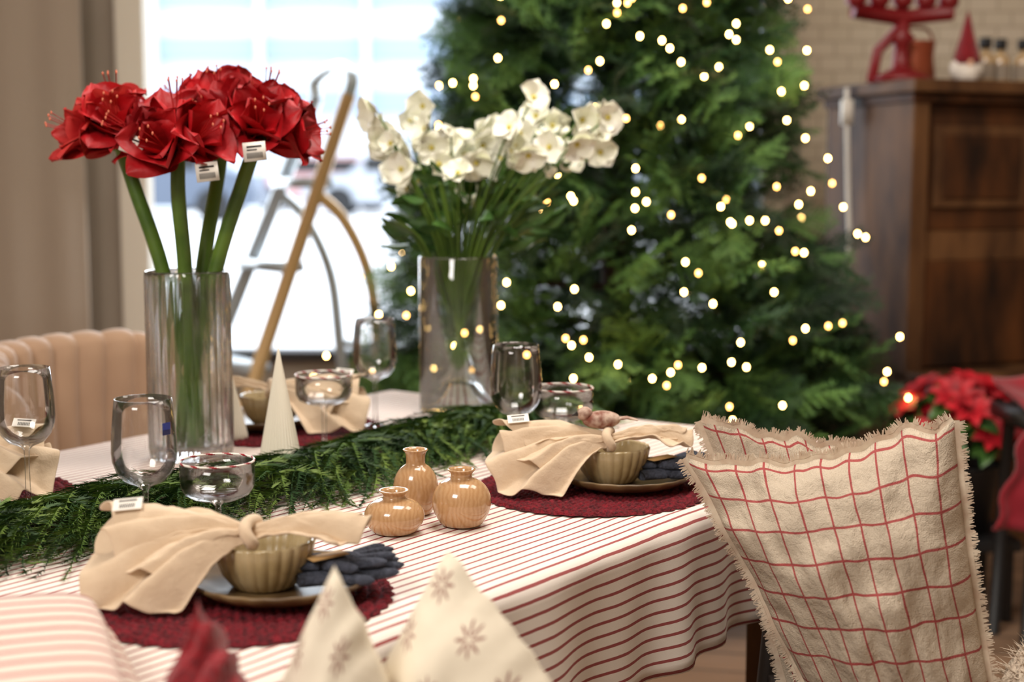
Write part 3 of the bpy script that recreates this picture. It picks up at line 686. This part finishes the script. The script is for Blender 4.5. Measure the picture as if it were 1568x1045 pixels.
for k in range(1800):
    u,v=random.random(),random.uniform(.2,1); p=Vector(sh(u,v)); d=(p-Vector((.73,1.76,.565))).normalized()+Vector((random.uniform(-.6,.6),random.uniform(-.6,.6),random.uniform(-.6,.6))); w=Vector((random.uniform(-1,1),random.uniform(-1,1),0)).normalized()*.0022
    b.add(([tuple(p-w),tuple(p+w),tuple(p+d*.016)],[(0,1,2)]),0)
b.build('sheepskin_throw',WOOL)
def foldcloth(x,y,z,w,d,h,rz):
    b=MB(); V=[];UV=[]; n=28; m=12
    for j in range(m+1):
        for i in range(n):
            a=2*pi*i/n; c,s=math.cos(a),math.sin(a)
            X=w/2*math.copysign(abs(c)**.35,c); Z=h/2*math.copysign(abs(s)**.8,s)
            yy=-d/2+d*j/m; X+=.006*noise.noise(Vector((a,yy*8,z*9))); Z+=.003*noise.noise(Vector((X*9,yy*9,z*20)))
            V.append((X,yy,Z+h/2)); UV.append((X+Z,yy))
    F=[(j*n+i,j*n+(i+1)%n,(j+1)*n+(i+1)%n,(j+1)*n+i) for j in range(m) for i in range(n)]+[tuple(range(n))[::-1],tuple(m*n+i for i in range(n))]
    b.add((V,F),0,None,UV); return b.build('folded_striped_cloth',CLOTH2,M=T(x,y,z,rz))
foldcloth(-.515,1.155,TOP,.40,.32,.040,.42); foldcloth(-.528,1.15,TOP+.041,.38,.31,.036,.38)
# ---------------------------------------------------------------- cabinet
rzc=math.radians(21); MC=T(1.25,4.47,0,rzc); CW,CD,CH=1.55,.48,1.54
b=MB()
b.add(box((.03,CD/2,CH/2),(.06,CD,CH-.04)),1); b.add(box((CW-.03,CD/2,CH/2),(.06,CD,CH-.04)),1)
b.add(box((CW/2,CD-.02,CH/2),(CW-.12,.03,CH-.1)),0); b.add(box((CW/2,CD/2-.01,CH-.02),(CW+.06,CD+.06,.04)),1); b.add(box((CW/2,CD/2,CH-.055),(CW+.02,CD+.02,.03)),0)
b.add(box((CW/2,.05,1.27),(CW-.12,.03,.40)),0)
for k in range(3):
    xx=.28+k*.5; b.add(box((xx,.03,1.27),(.36,.02,.26)),1); b.add(box((xx,.022,1.27),(.30,.02,.20)),0)
b.add(box((CW/2,.06,1.02),(CW-.12,.04,.10)),1); b.add(box((CW/2,.04,.80),(CW-.12,.03,.34)),0)
b.add(box((CW/2,-.03,.605),(CW,.20,.035)),1); b.add(box((CW/2,.0,.58),(CW-.04,.14,.02)),0)
for k in range(2):
    xx=.41+k*.74; b.add(box((xx,.03,.47),(.66,.04,.19)),0); b.add(box((xx,.008,.47),(.58,.02,.13)),1)
    b.add(tube([(xx-.10,-.02,.48),(xx,-.035,.48),(xx+.10,-.02,.48)],.012,8),2)
b.add(box((CW/2,.05,.2),(CW-.12,.04,.32)),0); b.add(box((CW/2,CD/2,.04),(CW,CD,.08)),1)
b.build('wooden_cabinet',[WOOD,WOODL,mat('pewter',(190,170,140),.4,metal=.4)],smooth=False,M=MC,bevel=.006)
def onc(x,y): v=MC@Vector((x,y,CH)); return v
p=onc(.06,.16); b=MB()
b.add(lathe([(.001,0),(.095,0),(.10,.014),(.05,.035),(.028,.05),(.024,.12),(.045,.14),(.026,.16),(.024,.21),(.001,.215)],28),0)
b.add(tube([(-.17,0,.225),(0,0,.205),(.17,0,.225)],.026,10),0)
for k in range(5):
    x=-.16+.08*k; b.add(lathe([(.001,0),(.016,0),(.034,.02),(.030,.055),(.018,.06),(.001,.06)],16),0,Matrix.Translation((x,0,.232)))
b.add(tube([(-.10,0,.0),(-.08,0,.1),(-.01,0,.17)],.018,8),0)
b.build('red_candelabra',[REDM],M=T(p.x,p.y,p.z+.0,.2))
p=onc(.17,.24); b=MB(); b.add(lathe([(.001,0),(.06,0),(.07,.02),(.062,.09),(.066,.13),(.068,.14),(.058,.135),(.052,.03),(.001,.02)],32),0); b.add(tube(spline([(-.064,0,.13),(-.04,0,.18),(.04,0,.18),(.064,0,.13)],16),.005,8),0)
b.build('copper_pot',[COPPER],M=T(p.x,p.y,p.z))
p=onc(.27,.10); b=MB(); b.add(ell((0,0,.045),(.055,.04,.045),18,12),1); b.add(lathe([(.001,.06),(.045,.06),(.04,.09),(.022,.15),(.008,.21),(.001,.23)],20,),0); b.add(ell((0,-.04,.062),(.011,.01,.011),10,8),2); b.add(lathe([(.001,.0),(.034,.01),(.03,.05),(.001,.06)],16),1,Matrix.Translation((0,-.02,.0)))
b.build('christmas_gnome',[REDK,mat('gnome_beard',(232,222,210),.95,bump=.8,bs=80),mat('gnome_nose',(224,176,146),.6)],M=T(p.x,p.y,p.z))
AMB=mat('amber_liquid',(190,160,120),.15,coat=.5); BLB=mat('bottle_label',(150,136,120),.7)
for k in range(5):
    p=onc(.40+.078*k,.17+.02*(k%2)); b=MB(); b.add(lathe([(.001,0),(.03,0),(.033,.006),(.033,.085),(.026,.1),(.014,.108),(.013,.125),(.001,.126)],24),0); b.add(lathe([(.001,.12),(.020,.12),(.020,.155),(.001,.157)],20),1); b.add(lathe([(.0336,.02),(.0336,.07)],24),2)
    b.build('bottle',[AMB,BLACK,BLB],M=T(p.x,p.y,p.z))
pts=[MC@Vector((-.045,.30,1.53)),MC@Vector((-.05,.29,1.45)),MC@Vector((-.045,.28,1.2)),MC@Vector((-.05,.26,1.0)),MC@Vector((-.09,.26,.85)),MC@Vector((-.06,.28,.5)),MC@Vector((-.05,.3,.02))]
b=MB(); b.add(tube(spline(pts,40),.008,8),0); b.add(box(tuple(pts[1]),(.035,.03,.08)),0); b.build('white_power_cable',[PAPER])
def poinsettia(x,y,z0,s):
    b=MB(); b.add(lathe([(.001,0),(.09,0),(.12,.2),(.125,.21),(.11,.2),(.001,.19)],28),2)
    for k in range(24):
        a=k*2.4; r=.03+.13*math.sqrt(k/24); p=Vector((r*math.cos(a),r*math.sin(a),.46-.9*r+.05*math.sin(k*3)))
        d=Vector((p.x*3,p.y*3-.1,.5)); b.add(tube([(0,0,.2),tuple(p)],.005,6),1)
        for j in range(8): b.add(petal(.085,.042,.9,1.7,nu=3,nv=5),0,orient(p,d,j*.8+k))
        for j in range(4): b.add(petal(.10,.05,1.2,2.1,nu=3,nv=5),1,orient(p-Vector((0,0,.02)),d,j*1.6+k))
    b.build('potted_poinsettia',[mat('poinsettia_red',(200,10,34),.6,col2=(140,4,22),ns=15),LEAF,BLACK],M=Matrix.Translation((x,y,z0))@Matrix.Scale(s,4))
poinsettia(1.27,3.98,.235,.95)
b=MB(); b.add(box((1.27,3.98,.22),(.28,.28,.03)),0)
for sx in(-.11,.11):
    for sy in(-.11,.11): b.add(box((1.27+sx,3.98+sy,.1025),(.03,.03,.205)),0)
b.build('plant_stand',[BLACK],smooth=False,bevel=.003)
b=MB(); qx,qy=1.50,3.64
b.add(box((qx,qy,.62),(.42,.28,.03)),1)
for sx in(-.19,.19):
    for sy in(-.12,.12): b.add(tube([(qx+sx,qy+sy,0),(qx+sx*.9,qy+sy*.9,.62)],.013,8),1)
def dr(u,v):
    if v<.5: t=v/.5; return (qx-.22-.08*(1-t)+.5*u+.01*math.sin(v*30), qy-.14-.03+.02*math.sin(u*26)*(1-t),.36+.29*t)
    t=(v-.5)/.5; return (qx-.21+.42*u, qy-.14+.28*t, .65+.06*t**2+.012*math.sin(u*9+t*4))
b.add(grid(dr,50,30),0)
b.build('red_draped_stool',[mat('red_fabric',(150,10,34),.85,col2=(118,6,26),ns=6,sheen=.2),BLACK],solid=.01)
# ---------------------------------------------------------------- lights
def area(name,loc,rot,size,power,col,sy=None):
    l=bpy.data.lights.new(name,'AREA'); l.energy=power; l.color=col; l.size=size
    if sy: l.shape='RECTANGLE'; l.size_y=sy
    o=bpy.data.objects.new(name,l); S.collection.objects.link(o); o.location=loc; o.rotation_euler=rot; return o
area('ceiling_and_fill_light',(.2,2.2,3.0),(0,0,0),.9,44,(1,.94,.87),.9)
area('ceiling_and_fill_light',(-1.3,-.3,2.7),(math.radians(46),0,math.radians(-30)),1.0,60,(1,.95,.89),.8)  # added fill light, high behind the camera to its left, not a ceiling lamp
area('ceiling_and_fill_light',(1.3,2.6,3.0),(0,math.radians(-12),0),.9,24,(1,.90,.79),.9)
area('window_daylight',(-.9,5.3,1.75),(math.radians(-80),0,0),1.2,66,(.86,.93,1),1.7)
w=bpy.data.worlds.new('overcast_sky'); S.world=w; w.use_nodes=True; bg=w.node_tree.nodes['Background']; bg.inputs[0].default_value=(.86,.93,1,1); bg.inputs[1].default_value=3.2
# ---------------------------------------------------------------- camera
cd=bpy.data.cameras.new('camera'); cam=bpy.data.objects.new('camera',cd); S.collection.objects.link(cam); S.camera=cam
cam.location=(0,0,1.23); cam.rotation_euler=(math.radians(90-6.48),0,0); cd.lens=50; cd.sensor_width=36; cd.clip_start=.02
cd.dof.use_dof=True; cd.dof.focus_distance=1.93; cd.dof.aperture_fstop=2.7
try:
    S.view_settings.view_transform='Standard'; S.view_settings.look='None'; S.cycles.transparent_max_bounces=24
except Exception as e: print(e)
print('done')
